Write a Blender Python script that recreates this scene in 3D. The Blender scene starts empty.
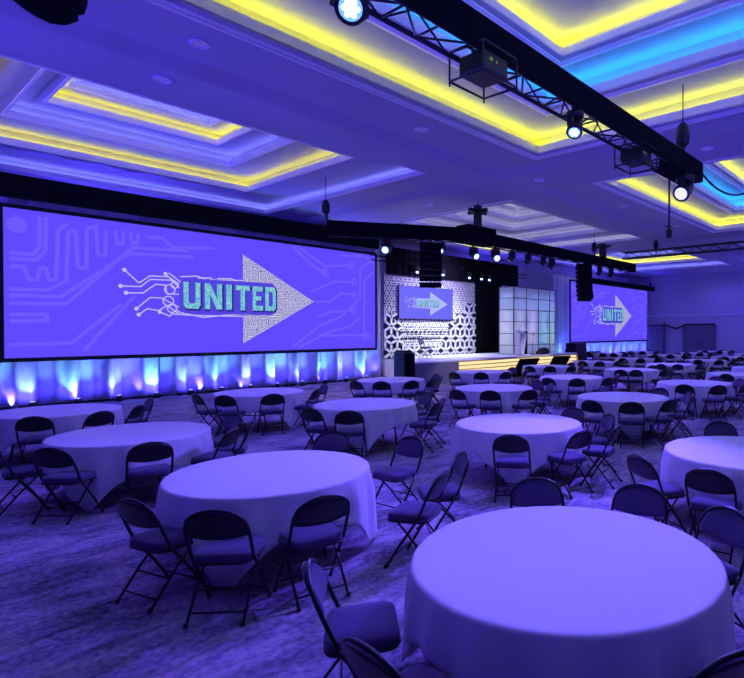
import bpy, math, random
from mathutils import Vector, Matrix
random.seed(7)
R = math.radians
S = bpy.context.scene
COL = S.collection

# ------------------------------------------------------------------ camera
CAM_LOC = Vector((0, 0, 2.106))
cd = bpy.data.cameras.new('camera'); cam = bpy.data.objects.new('camera', cd); COL.objects.link(cam)
YAW, PITCH = 0.6731, -0.01117
fw = Vector((math.cos(PITCH) * math.cos(YAW), math.cos(PITCH) * math.sin(YAW), math.sin(PITCH)))
cam.location = CAM_LOC
cam.rotation_euler = fw.to_track_quat('-Z', 'Y').to_euler()
cd.sensor_fit = 'HORIZONTAL'; cd.sensor_width = 36
cd.lens = 36 * 556.48 / 744
cd.shift_x = -(507.13 - 372) / 744
cd.shift_y = (337.02 - 339) / 744
cd.clip_start = .05; cd.clip_end = 200
S.camera = cam

# ------------------------------------------------------------------ world, exposure
w = bpy.data.worlds.new('world'); S.world = w; w.use_nodes = True
w.node_tree.nodes['Background'].inputs[0].default_value = (.02, .015, .06, 1)
S.view_settings.view_transform = 'Standard'; S.view_settings.look = 'None'
S.view_settings.gamma = 1; S.view_settings.exposure = 0
S.view_settings.use_curve_mapping = False

# ------------------------------------------------------------------ light levels
KEY = (.135, .075, 1.0)
WARM = (.42, .22, .75)
FLOOD = (.085, .055, 1.0)
DOWN_W = 85          # each downlight, lamps added as room fill
WASH_W = 470          # each violet wash head
UP_W = 1900            # added flood lamps tinting the ceiling
COVE_Y, COVE_B, COVE_W, COVE_D = 19, 25, 12, 4.0

# ------------------------------------------------------------------ tags
def tag(o, label=None, cat=None, group=None, kind=None):
    if label: o['label'] = label
    if cat: o['category'] = cat
    if group: o['group'] = group
    if kind: o['kind'] = kind
    return o

def empty(name, loc=(0, 0, 0), rz=0, parent=None):
    o = bpy.data.objects.new(name, None); COL.objects.link(o)
    o.location = loc; o.rotation_euler = (0, 0, rz); o.empty_display_size = .1
    if parent: o.parent = parent
    return o

def dup(root):
    r = root.copy(); COL.objects.link(r)
    for ch in list(root.children):
        c = ch.copy(); COL.objects.link(c); c.parent = r
        for g in ch.children:
            d = g.copy(); COL.objects.link(d); d.parent = c
    return r

def arc(pts, n):  # Catmull-Rom through points
    out = []; P = [Vector(p) for p in pts]; P = [P[0] * 2 - P[1]] + P + [P[-1] * 2 - P[-2]]
    for i in range(1, len(P) - 2):
        for k in range(n):
            t = k / n; a, b, c, d = P[i - 1:i + 3]
            out.append(.5 * ((2 * b) + (c - a) * t + (2 * a - 5 * b + 4 * c - d) * t * t + (3 * b - 3 * c + d - a) * t ** 3))
    out.append(P[-2]); return out

# ------------------------------------------------------------------ mesh builder
class MB:
    def __init__(s): s.v = []; s.f = []; s.sm = []
    def add(s, vs, fs, smooth=False, M=None):
        b = len(s.v)
        for p in vs:
            p = Vector(p)
            s.v.append(M @ p if M else p)
        for f in fs: s.f.append([b + i for i in f]); s.sm.append(smooth)
        return s
    def box(s, x0, x1, y0, y1, z0, z1, M=None):
        vs = [(x, y, z) for z in (z0, z1) for y in (y0, y1) for x in (x0, x1)]
        return s.add(vs, [(0, 2, 3, 1), (4, 5, 7, 6), (0, 1, 5, 4), (2, 6, 7, 3), (0, 4, 6, 2), (1, 3, 7, 5)], M=M)
    def tube(s, pts, r, n=8, closed=False, M=None, rs=None):
        pts = [Vector(p) for p in pts]; N = len(pts); rings = []
        for i, p in enumerate(pts):
            if closed: t = pts[(i + 1) % N] - pts[i - 1]
            else: t = pts[min(i + 1, N - 1)] - pts[max(i - 1, 0)]
            t.normalize()
            a = Vector((0, 0, 1)) if abs(t.z) < .9 else Vector((1, 0, 0))
            u = t.cross(a).normalized(); v = t.cross(u)
            rr = rs[i] if rs else r
            rings.append([p + (u * math.cos(2 * math.pi * k / n) + v * math.sin(2 * math.pi * k / n)) * rr for k in range(n)])
        # keep rings from twisting
        vs = [q for ring in rings for q in ring]; fs = []
        for i in range(N if closed else N - 1):
            j = (i + 1) % N
            best = 0
            if i or True:
                best = min(range(n), key=lambda o: (rings[i][0] - rings[j][o]).length) if closed and j == 0 else 0
            for k in range(n):
                fs.append((i * n + k, i * n + (k + 1) % n, j * n + (k + 1 + best) % n, j * n + (k + best) % n))
        if not closed: fs += [tuple(range(n))[::-1], tuple((N - 1) * n + k for k in range(n))]
        return s.add(vs, fs, True, M)
    def lathe(s, prof, n=24, c=(0, 0, 0), M=None, cap=True):
        vs = [(c[0] + r * math.cos(2 * math.pi * k / n), c[1] + r * math.sin(2 * math.pi * k / n), c[2] + z) for r, z in prof for k in range(n)]
        fs = [(i * n + k, i * n + (k + 1) % n, (i + 1) * n + (k + 1) % n, (i + 1) * n + k) for i in range(len(prof) - 1) for k in range(n)]
        if cap: fs += [tuple(range(n))[::-1], tuple((len(prof) - 1) * n + k for k in range(n))]
        return s.add(vs, fs, n > 8, M)
    def prism(s, poly, a0, a1, axis='y', M=None):
        # poly in the plane across the axis
        def P(u, v, a): return {'y': (u, a, v), 'x': (a, u, v), 'z': (u, v, a)}[axis]
        n = len(poly)
        vs = [P(u, v, a0) for u, v in poly] + [P(u, v, a1) for u, v in poly]
        fs = [tuple(range(n)), tuple(range(2 * n - 1, n - 1, -1))] + [(i, (i + 1) % n, n + (i + 1) % n, n + i) for i in range(n)]
        return s.add(vs, fs, M=M)
    def rect_sweep(s, prof, x0, x1, y0, y1):
        vs = []
        for o, z in prof: vs += [(x0 - o, y0 - o, z), (x1 + o, y0 - o, z), (x1 + o, y1 + o, z), (x0 - o, y1 + o, z)]
        m = len(prof)
        fs = [(i * 4 + k, i * 4 + (k + 1) % 4, ((i + 1) % m) * 4 + (k + 1) % 4, ((i + 1) % m) * 4 + k) for i in range(m) for k in range(4)]
        return s.add(vs, fs)
    def ring(s, outer, inner, z):
        (a, b, c, d), (e, f, g, h) = outer, inner
        vs = [(a, c, z), (b, c, z), (b, d, z), (a, d, z), (e, g, z), (f, g, z), (f, h, z), (e, h, z)]
        return s.add(vs, [(k, (k + 1) % 4, 4 + (k + 1) % 4, 4 + k) for k in range(4)])
    def build(s, name, mat, parent=None, loc=None, bevel=0, recalc=True):
        me = bpy.data.meshes.new(name)
        me.from_pydata([tuple(p) for p in s.v], [], s.f)
        me.polygons.foreach_set('use_smooth', s.sm)
        if recalc:
            import bmesh
            bm = bmesh.new(); bm.from_mesh(me); bmesh.ops.recalc_face_normals(bm, faces=bm.faces); bm.to_mesh(me); bm.free()
        me.materials.append(mat)
        o = bpy.data.objects.new(name, me); COL.objects.link(o)
        if parent: o.parent = parent
        if loc: o.location = loc
        if bevel:
            b = o.modifiers.new('bevel', 'BEVEL'); b.width = bevel; b.segments = 2; b.limit_method = 'ANGLE'
        return o

# ------------------------------------------------------------------ materials
def mat(name, col, rough=.6, metal=0, emit=None, es=1, noise=None, sheen=0, spec=.5, bump=None, trans=0):
    m = bpy.data.materials.new(name); m.use_nodes = True
    nt = m.node_tree; b = nt.nodes['Principled BSDF']
    b.inputs['Base Color'].default_value = (*col, 1); b.inputs['Roughness'].default_value = rough
    b.inputs['Metallic'].default_value = metal; b.inputs['Specular IOR Level'].default_value = spec
    if sheen: b.inputs['Sheen Weight'].default_value = sheen
    if emit:
        b.inputs['Emission Color'].default_value = (*emit, 1); b.inputs['Emission Strength'].default_value = es
    if trans: b.inputs['Transmission Weight'].default_value = trans
    tc = nt.nodes.new('ShaderNodeTexCoord')
    if noise:
        sc, amt = noise
        n = nt.nodes.new('ShaderNodeTexNoise'); n.inputs['Scale'].default_value = sc; n.inputs['Detail'].default_value = 5
        mx = nt.nodes.new('ShaderNodeMix'); mx.data_type = 'RGBA'
        mx.inputs[6].default_value = (*[c * (1 - amt) for c in col], 1); mx.inputs[7].default_value = (*[min(1, c * (1 + amt)) for c in col], 1)
        nt.links.new(tc.outputs['Object'], n.inputs['Vector']); nt.links.new(n.outputs['Fac'], mx.inputs[0])
        nt.links.new(mx.outputs[2], b.inputs['Base Color'])
    if bump:
        sc, st = bump
        n = nt.nodes.new('ShaderNodeTexNoise'); n.inputs['Scale'].default_value = sc; n.inputs['Detail'].default_value = 4
        bp = nt.nodes.new('ShaderNodeBump'); bp.inputs['Strength'].default_value = st; bp.inputs['Distance'].default_value = .02
        nt.links.new(tc.outputs['Object'], n.inputs['Vector']); nt.links.new(n.outputs['Fac'], bp.inputs['Height'])
        nt.links.new(bp.outputs['Normal'], b.inputs['Normal'])
    return m

M_CEIL = mat('ceiling paint', (.50, .48, .55), .8, noise=(.6, .04))
M_TRIM = mat('moulding paint', (.95, .93, .97), .5)
M_WALL = mat('wall paint', (.50, .47, .60), .85, noise=(.8, .05))
M_DARKWALL = mat('dark bounce cutting wall', (.04, .035, .05), .9)  # unseen walls darkened to cut bounced fill
M_WALLD = mat('chair rail paint', (.7, .68, .75), .6)
M_DOOR = mat('door paint', (.16, .13, .22), .6, noise=(1.5, .1))
M_BLACK = mat('black drape cloth', (.006, .006, .009), .95, spec=.1)
M_METAL = mat('black powder coat', (.012, .012, .014), .4, noise=(30, .2))
M_TRUSS = mat('black truss metal', (.015, .015, .018), .45)
M_ALU = mat('aluminium truss', (.35, .35, .38), .4, metal=.6)
M_CHAIR = mat('black chair enamel', (.010, .010, .012), .32, noise=(40, .2))
M_PAD = mat('purple grey chair fabric', (.09, .06, .15), .9, sheen=.25, noise=(60, .35), bump=(120, .15), spec=.2)
M_CLOTH = mat('white table linen', (.80, .78, .82), .75, sheen=.15, spec=.25, bump=(3.0, .12))
M_WOOD = mat('plywood table top', (.35, .22, .12), .5, noise=(6, .3))
M_DRAPE = mat('satin drape', (.62, .60, .70), .48, sheen=.3, spec=.5)
M_DECK = mat('stage deck white', (.75, .75, .78), .4, noise=(2, .04))
M_FASCIA = mat('grey stage skirt', (.20, .18, .24), .8, noise=(3, .08))
M_WHITE = mat('white laminate', (.75, .75, .78), .5)
M_LATT = mat('white lattice board', (.82, .84, .80), .6)
M_LENS = mat('lens glow', (.1, .1, .1), .2, emit=(.25, .35, 1.0), es=20)
M_LENSB = mat('blue lens rim', (.05, .05, .1), .2, emit=(.10, .28, 1.0), es=2.2)
M_LENSD = mat('dim lens glow', (.1, .1, .1), .2, emit=(.30, .30, 1.0), es=3)
M_GLASS = mat('front lens glass', (.05, .05, .08), .1)
M_DLTRIM = mat('downlight trim', (.9, .88, .95), .3)
M_DLEM = mat('downlight lens', (.3, .3, .3), .4, emit=(.25, .18, 1), es=.25)
M_CORD = mat('black cable', (.01, .01, .01), .6)
M_SCRBORD = mat('screen black border', (.008, .008, .012), .8)

def emis(name, col, st):
    m = bpy.data.materials.new(name); m.use_nodes = True; nt = m.node_tree; nt.nodes.clear()
    e = nt.nodes.new('ShaderNodeEmission'); o = nt.nodes.new('ShaderNodeOutputMaterial')
    e.inputs[0].default_value = (*col, 1); e.inputs[1].default_value = st
    nt.links.new(e.outputs[0], o.inputs[0]); return m
M_COVEY = emis('yellow cove LED', (.93, 1.0, .02), COVE_Y)
M_COVEB = emis('cyan cove LED', (.02, .42, 1.0), COVE_B)
M_COVEA = emis('amber yellow cove LED', (.98, .94, .0), COVE_Y * .65)
M_COVEW = emis('pale cove LED', (.22, .24, 1.0), COVE_W)
M_COVED = emis('dim cove LED', (.60, .60, .85), COVE_D)
M_SCREEN = emis('screen violet light', (.117, .067, 1.0), 1.0)
M_SCRBG = emis('screen pale trace light', (.155, .10, 1.0), 1.0)
M_SCRMID = emis('centre screen light', (.16, .15, .95), 1.0)
M_SCRFG = emis('screen white trace light', (.55, .50, .85), 1.0)
M_PANEL = emis('word panel light', (.085, .06, .72), 1.0)
M_DARKLINE = emis('word outline light', (.03, .02, .25), 1.0)
M_ARROWP = emis('pale arrow light', (.42, .50, .98), 1.0)

def letter_mat():
    m = emis('word letter light', (.15, .5, .7), 1.0); nt = m.node_tree; e = [n for n in nt.nodes if n.type == 'EMISSION'][0]
    tc = nt.nodes.new('ShaderNodeTexCoord'); v = nt.nodes.new('ShaderNodeTexVoronoi'); v.inputs['Scale'].default_value = 9
    cr = nt.nodes.new('ShaderNodeValToRGB'); cr.color_ramp.elements[0].color = (.07, .33, .70, 1); cr.color_ramp.elements[1].color = (.30, .72, .62, 1)
    nt.links.new(tc.outputs['Object'], v.inputs['Vector']); nt.links.new(v.outputs['Distance'], cr.inputs[0]); nt.links.new(cr.outputs[0], e.inputs[0])
    return m
M_LETTER = letter_mat()

def circuit_mat():
    m = emis('circuit arrow light', (.6, .6, .8), 1.0); nt = m.node_tree; e = [n for n in nt.nodes if n.type == 'EMISSION'][0]
    tc = nt.nodes.new('ShaderNodeTexCoord'); v = nt.nodes.new('ShaderNodeTexVoronoi'); v.distance = 'MANHATTAN'; v.inputs['Scale'].default_value = 2.6
    mp = nt.nodes.new('ShaderNodeMapping'); mp.inputs['Rotation'].default_value = (0, R(45), 0)
    mul = nt.nodes.new('ShaderNodeMath'); mul.operation = 'MULTIPLY'; mul.inputs[1].default_value = 34
    sn = nt.nodes.new('ShaderNodeMath'); sn.operation = 'SINE'
    cr = nt.nodes.new('ShaderNodeValToRGB'); cr.color_ramp.elements[0].position = .40; cr.color_ramp.elements[0].color = (.10, .07, .50, 1)
    cr.color_ramp.elements[1].position = .55; cr.color_ramp.elements[1].color = (.66, .66, .80, 1)
    L = nt.links.new
    L(tc.outputs['Object'], mp.inputs[0]); L(mp.outputs[0], v.inputs['Vector']); L(v.outputs['Distance'], mul.inputs[0]); L(mul.outputs[0], sn.inputs[0])
    ad = nt.nodes.new('ShaderNodeMath'); ad.operation = 'MULTIPLY_ADD'; ad.inputs[1].default_value = .5; ad.inputs[2].default_value = .5
    L(sn.outputs[0], ad.inputs[0]); L(ad.outputs[0], cr.inputs[0]); L(cr.outputs[0], e.inputs[0])
    return m
M_CIRCUIT = circuit_mat()

def floor_mat():
    m = mat('patterned carpet', (.3, .27, .4), .9, spec=.15); nt = m.node_tree; b = nt.nodes['Principled BSDF']; L = nt.links.new
    tc = nt.nodes.new('ShaderNodeTexCoord')
    n1 = nt.nodes.new('ShaderNodeTexNoise'); n1.inputs['Scale'].default_value = 1.3; n1.inputs['Detail'].default_value = 7; n1.inputs['Distortion'].default_value = .8
    mp = nt.nodes.new('ShaderNodeMapping'); mp.inputs['Scale'].default_value = (1.2, 4, 1); mp.inputs['Rotation'].default_value = (0, 0, R(20))
    n2 = nt.nodes.new('ShaderNodeTexNoise'); n2.inputs['Scale'].default_value = 1.6; n2.inputs['Detail'].default_value = 6; n2.inputs['Distortion'].default_value = 1.2
    mp3 = nt.nodes.new('ShaderNodeMapping'); mp3.inputs['Scale'].default_value = (16, 14, 1); mp3.inputs['Rotation'].default_value = (0, 0, R(15))
    n3 = nt.nodes.new('ShaderNodeTexNoise'); n3.inputs['Scale'].default_value = 1.4; n3.inputs['Detail'].default_value = 5
    L(tc.outputs['Object'], n1.inputs['Vector']); L(tc.outputs['Object'], mp.inputs[0]); L(mp.outputs[0], n2.inputs['Vector'])
    L(tc.outputs['Object'], mp3.inputs[0]); L(mp3.outputs[0], n3.inputs['Vector'])
    mx = nt.nodes.new('ShaderNodeMix'); mx.inputs[0].default_value = .5; L(n1.outputs['Fac'], mx.inputs[2]); L(n2.outputs['Fac'], mx.inputs[3])
    mx2 = nt.nodes.new('ShaderNodeMix'); mx2.inputs[0].default_value = .3; L(mx.outputs[0], mx2.inputs[2]); L(n3.outputs['Fac'], mx2.inputs[3])
    cr = nt.nodes.new('ShaderNodeValToRGB'); el = cr.color_ramp.elements
    el[0].position = .36; el[0].color = (.05, .042, .06, 1); el[1].position = .62; el[1].color = (.60, .50, .60, 1)  # pattern contrast widened to suggest lit and shaded carpet patches
    e2 = el.new(.47); e2.color = (.24, .20, .28, 1)
    L(mx2.outputs[0], cr.inputs[0]); L(cr.outputs[0], b.inputs['Base Color'])
    return m
M_FLOOR = floor_mat()

def panel_mat():
    m = bpy.data.materials.new('frosted tower panel'); m.use_nodes = True; nt = m.node_tree; nt.nodes.clear()
    o = nt.nodes.new('ShaderNodeOutputMaterial'); t = nt.nodes.new('ShaderNodeBsdfTranslucent'); d = nt.nodes.new('ShaderNodeBsdfDiffuse'); mx = nt.nodes.new('ShaderNodeMixShader')
    t.inputs[0].default_value = (.85, .87, .92, 1); d.inputs[0].default_value = (.6, .62, .7, 1); mx.inputs[0].default_value = .4
    nt.links.new(t.outputs[0], mx.inputs[1]); nt.links.new(d.outputs[0], mx.inputs[2]); nt.links.new(mx.outputs[0], o.inputs[0])
    return m
M_FROST = panel_mat()
M_STEP = emis('backlit stage fascia', (1.0, .76, .38), 1.15)
M_RAIL = mat('amber rail wood', (.55, .36, .16), .5)

def spot(name, loc, target, energy, col, size=60, blend=.5, radius=.1, parent=None):
    l = bpy.data.lights.new(name, 'SPOT'); l.energy = energy; l.color = col; l.spot_size = R(size); l.spot_blend = blend; l.shadow_soft_size = radius
    o = bpy.data.objects.new(name, l); COL.objects.link(o); o.location = loc
    d = Vector(target) - Vector(loc); o.rotation_euler = d.to_track_quat('-Z', 'Y').to_euler()
    if parent: o.parent = parent
    return o

# ================================================================== THE ROOM
H = 6.65
XL, XR, YF, YB = -4.0, 43.9, -5.0, 21.7
fl = MB().box(XL, XR, YF, YB, -.1, 0).build('floor', M_FLOOR); tag(fl, kind='structure', label='marbled patterned carpet floor')
for nm, b in (('wall_left', (XL - .2, XL, YF, YB)), ('wall_right', (XR, XR + .2, YF, YB)), ('wall_near', (XL - .2, XR + .2, YF - .2, YF)), ('wall_stage', (XL - .2, XR + .2, YB, YB + .2))):
    o = MB().box(*b, -.1, 9.2).build(nm, M_DARKWALL if nm in ('wall_near', 'wall_left') else M_WALL); tag(o, kind='structure')
tag(MB().box(XR - .06, XR, YF, YB, 3.28, 3.44).box(XR - .09, XR, YF, YB, 3.40, 3.44).build('trim_1', M_WALLD), kind='structure', label='pale rail along the right wall')
tag(MB().box(XR - .03, XR, YF, YB, 0, .15).build('baseboard_right', M_WALLD), kind='structure')
# door in the right wall
dr = MB().box(XR - .05, XR - .01, 14.35, 16.75, 0, 2.42).build('door_1', M_DOOR); tag(dr, kind='structure', label='dark double door in the right wall')
MB().box(XR - .10, XR, 14.22, 14.35, 0, 2.55).box(XR - .10, XR, 16.75, 16.88, 0, 2.55).box(XR - .10, XR, 14.22, 16.88, 2.42, 2.55).build('door_frame', M_DOOR, dr)
for yy in (14.42, 15.6): MB().box(XR - .075, XR - .05, yy, yy + 1.1, .1, 2.35).build('door_leaf', M_DOOR, dr)
for yy in (15.4, 15.7): MB().box(XR - .14, XR - .075, yy, yy + .04, .95, 1.15).build('door_handle', M_METAL, dr)

XS = [(1.3, 11.74), (15.27, 25.7), (29.15, 39.6)]
cmb = MB()
# soffit with openings (rows: y)
Y0 = (-2.1, 8.33); Y1 = (11.5, 20.7)
def grid_faces(mb, z):
    xs = [XL] + [v for p in XS for v in p] + [XR]; ys = [YF, Y0[0], Y0[1], Y1[0], Y1[1], YB]
    for i in range(len(xs) - 1):
        for j in range(len(ys) - 1):
            if i % 2 == 1 and j in (1, 3): continue
            mb.add([(xs[i], ys[j], z), (xs[i + 1], ys[j], z), (xs[i + 1], ys[j + 1], z), (xs[i], ys[j + 1], z)], [(0, 1, 2, 3)])
grid_faces(cmb, H)
# dropped beams
def beamx(y0, y1, s, z):
    cmb.add([(XL, y0, H), (XL, y0 + s, z), (XL, y1 - .02, z), (XL, y1, H), (XR, y0, H), (XR, y0 + s, z), (XR, y1 - .02, z), (XR, y1, H)], [(0, 1, 5, 4), (1, 2, 6, 5), (2, 3, 7, 6)])
def beamy(x0, x1, s, z, ya, yb):
    cmb.add([(x0, ya, H), (x0 + s, ya, z), (x1 - s, ya, z), (x1, ya, H), (x0, yb, H), (x0 + s, yb, z), (x1 - s, yb, z), (x1, yb, H)], [(0, 1, 5, 4), (1, 2, 6, 5), (2, 3, 7, 6)])
beamx(10.0, 11.5, .3, H - .16)
for x0, x1 in ((12.3, 14.6), (26.3, 28.5)):
    beamy(x0, x1, .3, H - .161, YF, YB)

def prof(z, h, sc):
    return [(.30 * sc, z + .01), (.30 * sc, z - .035), (.23 * sc, z - .045), (.215 * sc, z - .012), (.13 * sc, z - .022), (.115 * sc, z + .012), (.05 * sc, z + .004), (.03 * sc, z + .03), (0, z + .035),
            (0, z + h), (.05 * sc, z + h), (.05 * sc, z + .04), (.08, z + .012)]
ntrim = [1]
def coffer(levels, mats, top, sc=1.0):
    """levels: (x0,x1,y0,y1,z) openings from the lowest up; each has a lip and a cove with an LED strip on it"""
    for k, (x0, x1, y0, y1, z) in enumerate(levels):
        zn = levels[k + 1][4] if k + 1 < len(levels) else top
        gap = zn - z; lip = gap * .40; back = .36 * sc
        # cove back wall up to the next panel
        cmb.rect_sweep([(back, z), (back, zn), (back + .01, zn), (back + .01, z)], x0, x1, y0, y1)
        out = (x0 - back, x1 + back, y0 - back, y1 + back)
        if k + 1 < len(levels):
            cmb.ring(out, levels[k + 1][:4], zn)
        else:
            cmb.add([(out[0], out[2], zn), (out[1], out[2], zn), (out[1], out[3], zn), (out[0], out[3], zn)], [(0, 1, 2, 3)])
        if k: cmb.ring((x0 - back - .01, x1 + back + .01, y0 - back - .01, y1 + back + .01), (x0, x1, y0, y1), z + .004)
        ntrim[0] += 1
        t = MB().rect_sweep(prof(z, lip, sc) if sc == 1 else [(.06, z + .01), (.06, z - .02), (0, z - .02), (0, z + lip), (.04, z + lip), (.04, z + .01)], x0, x1, y0, y1).build('trim_%d' % ntrim[0], M_TRIM); tag(t, kind='structure')
        if mats[k]:
            o0 = .23 * sc; ww = .03 if mats[k] is not M_COVED else .07; zl = z + max(.03, lip - .03)
            MB().rect_sweep([(o0 - ww + .03, zl), (o0 + .03, zl), (o0 + .03, zl + .025), (o0 - ww + .03, zl + .025)], x0, x1, y0, y1).build('led_strip', mats[k], t)

for i, (a, b) in enumerate(XS):
    dx = a - XS[0][0]
    L0 = [(a, b, Y0[0], Y0[1], H), (a + 1.18, b - 1.18, Y0[0] + 1.18, 7.15, H + .52), (a + 2.02, b - 2.02, Y0[0] + 2.02, 6.30, H + 1.09)]
    coffer(L0, [M_COVEY, M_COVEB, M_COVEY], H + 1.55)
    a2, b2 = (.66, 11.06) if i == 0 else (a, b - .1)
    o = a2 - .66
    L1 = [(a2, b2, Y1[0], Y1[1], H), (2.0 + o, 9.48 + o, 13.1, 19.1, H + .30), (3.0 + o, 8.38 + o, 14.2, 18.0, H + .70), (3.68 + o, 7.73 + o, 14.9, 17.36, H + 1.09), (4.0 + o, 7.3 + o, 15.3, 16.9, H + 1.45)]
    ms = [[M_COVEW, M_COVEA, M_COVEW, M_COVEA, M_COVEW], [M_COVED] * 5, [M_COVEW, M_COVEY, M_COVEW, M_COVEY, M_COVEW]][i]
    coffer(L1, ms, H + 1.72, .6)
MB().box(22.3, 25.6, 20.80, 20.84, H + .10, H + .14).build('led_strip', M_COVEA, bpy.data.objects['trim_13'])
# fill strips where the first stage-side coffer is shifted from the soffit grid
cmb.add([(11.06, Y1[0], H), (11.74, Y1[0], H), (11.74, Y1[1], H), (11.06, Y1[1], H)], [(0, 1, 2, 3)])
ce = cmb.build('ceiling', M_CEIL, recalc=False); tag(ce, kind='structure', label='coffered ceiling with stepped recesses')

# recessed downlights; lamps and most fixtures added as general room fill
def downlight(x, y, z, lit=True, label=''):
    t = empty('recessed_downlight', (x, y, z)); tag(t, label, 'ceiling light', 'recessed downlights in the flat ceiling bands')
    MB().lathe([(.10, .0), (.15, .0), (.155, -.015), (.15, -.03), (.11, -.03), (.10, -.0)], 20, cap=False).build('trim_ring', M_DLTRIM, t)
    MB().lathe([(.001, -.012), (.10, -.012), (.10, -.004), (.001, -.004)], 20, cap=False).build('lens', M_DLEM, t)
    if lit: spot('lamp', (0, 0, -.06), (0, 0, -3), DOWN_W * (3.0 if x < 12 and y > 9 else .28 if x < 12 else 2.6), WARM if x < 12 and y < 9 else KEY, 150, .6, .09, t)
    return t
DL = [(3.88, 9.3, 1), (3.87, 10.75, 0), (8.63, 9.35, 1), (13.2, 9.35, 1), (18.5, 9.35, 1), (23.5, 9.35, 1), (28.8, 9.3, 1), (34, 9.35, 1), (39.5, 9.35, 1),
      (13.45, 4.6, 1), (13.45, .6, 1), (13.45, 14.2, 1), (27.4, 4.6, 1), (27.4, 14.2, 1), (27.4, 18.0, 0), (0, 4.0, 1), (0, 8.0, 1), (-.3, 13.5, 1), (0, 17.5, 0), (41.5, 13.5, 1), (5.0, -3.2, 1), (18, -3.2, 1)]
for x, y, lit in DL:
    z = H
    if 10.3 < y < 11.48: z = H - .16
    if 12.6 < x < 14.3 or 26.6 < x < 28.2: z = H - .161
    side = 'between the two left coffers' if x < 10 and 8 < y < 11 else 'in the cross beam' if z < H else 'added in the flat band of the ceiling'
    downlight(x, y, z, lit, 'small round recessed downlight ' + side + (', nearer the stage' if y > 10.3 else ', nearer the camera'))

# ================================================================== STAGE WALL: drapes, screens
def drape(name, x0, x1, y, z0, z1, label, mt=M_DRAPE, period=.55, amp=.09, cat='drape', group=None, nz=10, gather=0, seed=1):
    rnd = random.Random(seed); n = int((x1 - x0) / .035); vs = []; fs = []
    ph = [rnd.uniform(0, 6.28) for _ in range(4)]
    for j in range(nz + 1):
        t = j / nz; z = z0 + (z1 - z0) * t
        for i in range(n + 1):
            x = x0 + (x1 - x0) * i / n
            s = x * 2 * math.pi / period
            wob = .5 * math.sin(s * .37 + ph[0]) + .4 * math.sin(s * .21 + ph[1])
            k = abs(math.sin((s + wob) * .5)) ** .7
            d = amp * (k * 1.6 - .8) + amp * .25 * math.sin(s * 2.3 + ph[2] + t * 1.3)
            if gather: d *= (1 + gather * (1 - t)); x += .03 * math.sin(s * .5 + t * 4 + ph[3]) * gather
            vs.append((x, y - d, z))
    for j in range(nz):
        for i in range(n): a = j * (n + 1) + i; fs.append((a, a + 1, a + n + 2, a + n + 1))
    o = MB().add(vs, fs, True).build(name, mt, recalc=False)
    so = o.modifiers.new('thick', 'SOLIDIFY'); so.thickness = .006
    tag(o, label, cat, group); return o

drape('stage_drape', .5, 16.05, 19.85, .04, 5.9, 'tall pleated satin drape lit blue, behind and around the large left screen', period=1.0, amp=.19, gather=.5, seed=3)
drape('stage_drape', 29.55, 43.7, 19.85, .04, 5.7, 'tall pleated satin drape lit blue, behind and around the right screen', period=.75, amp=.11, gather=.4, seed=5)
drape('black_drape', 21.95, 24.2, 19.75, .9, 5.5, 'black pleated drape between the lattice wall and the glowing tower', M_BLACK, .4, .06)
drape('black_header_drape', 15.9, 25.5, 19.55, 4.62, 5.85, 'black header drape hanging above the lattice wall', M_BLACK, .4, .05)
# black valance over the left screen (boxed, with soft swags)
tag(MB().box(-2, 15.3, 19.2, 19.45, 5.62, 6.22).build('black_valance', M_BLACK, bevel=.03), 'long black valance band above the large left screen', 'valance')
v2 = empty('screen_truss', (0, 0, 0)); tag(v2, 'black covered truss along the top of the right screen', 'truss')
MB().box(32.8, 43.5, 19.1, 19.4, 5.38, 5.72).build('cover', M_BLACK, v2, bevel=.02)
MB().lathe([(.03, 5.72), (.03, H)], 8, (43.0, 19.25, 0)).box(34, 34.1, 19.35, 19.5, 5.38, 5.46).box(40, 40.1, 19.35, 19.5, 5.38, 5.46).lathe([(.10, 5.72), (.10, 6.05)], 8, (43.0, 19.25, 0)).build('hanger', M_METAL, v2)

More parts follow.
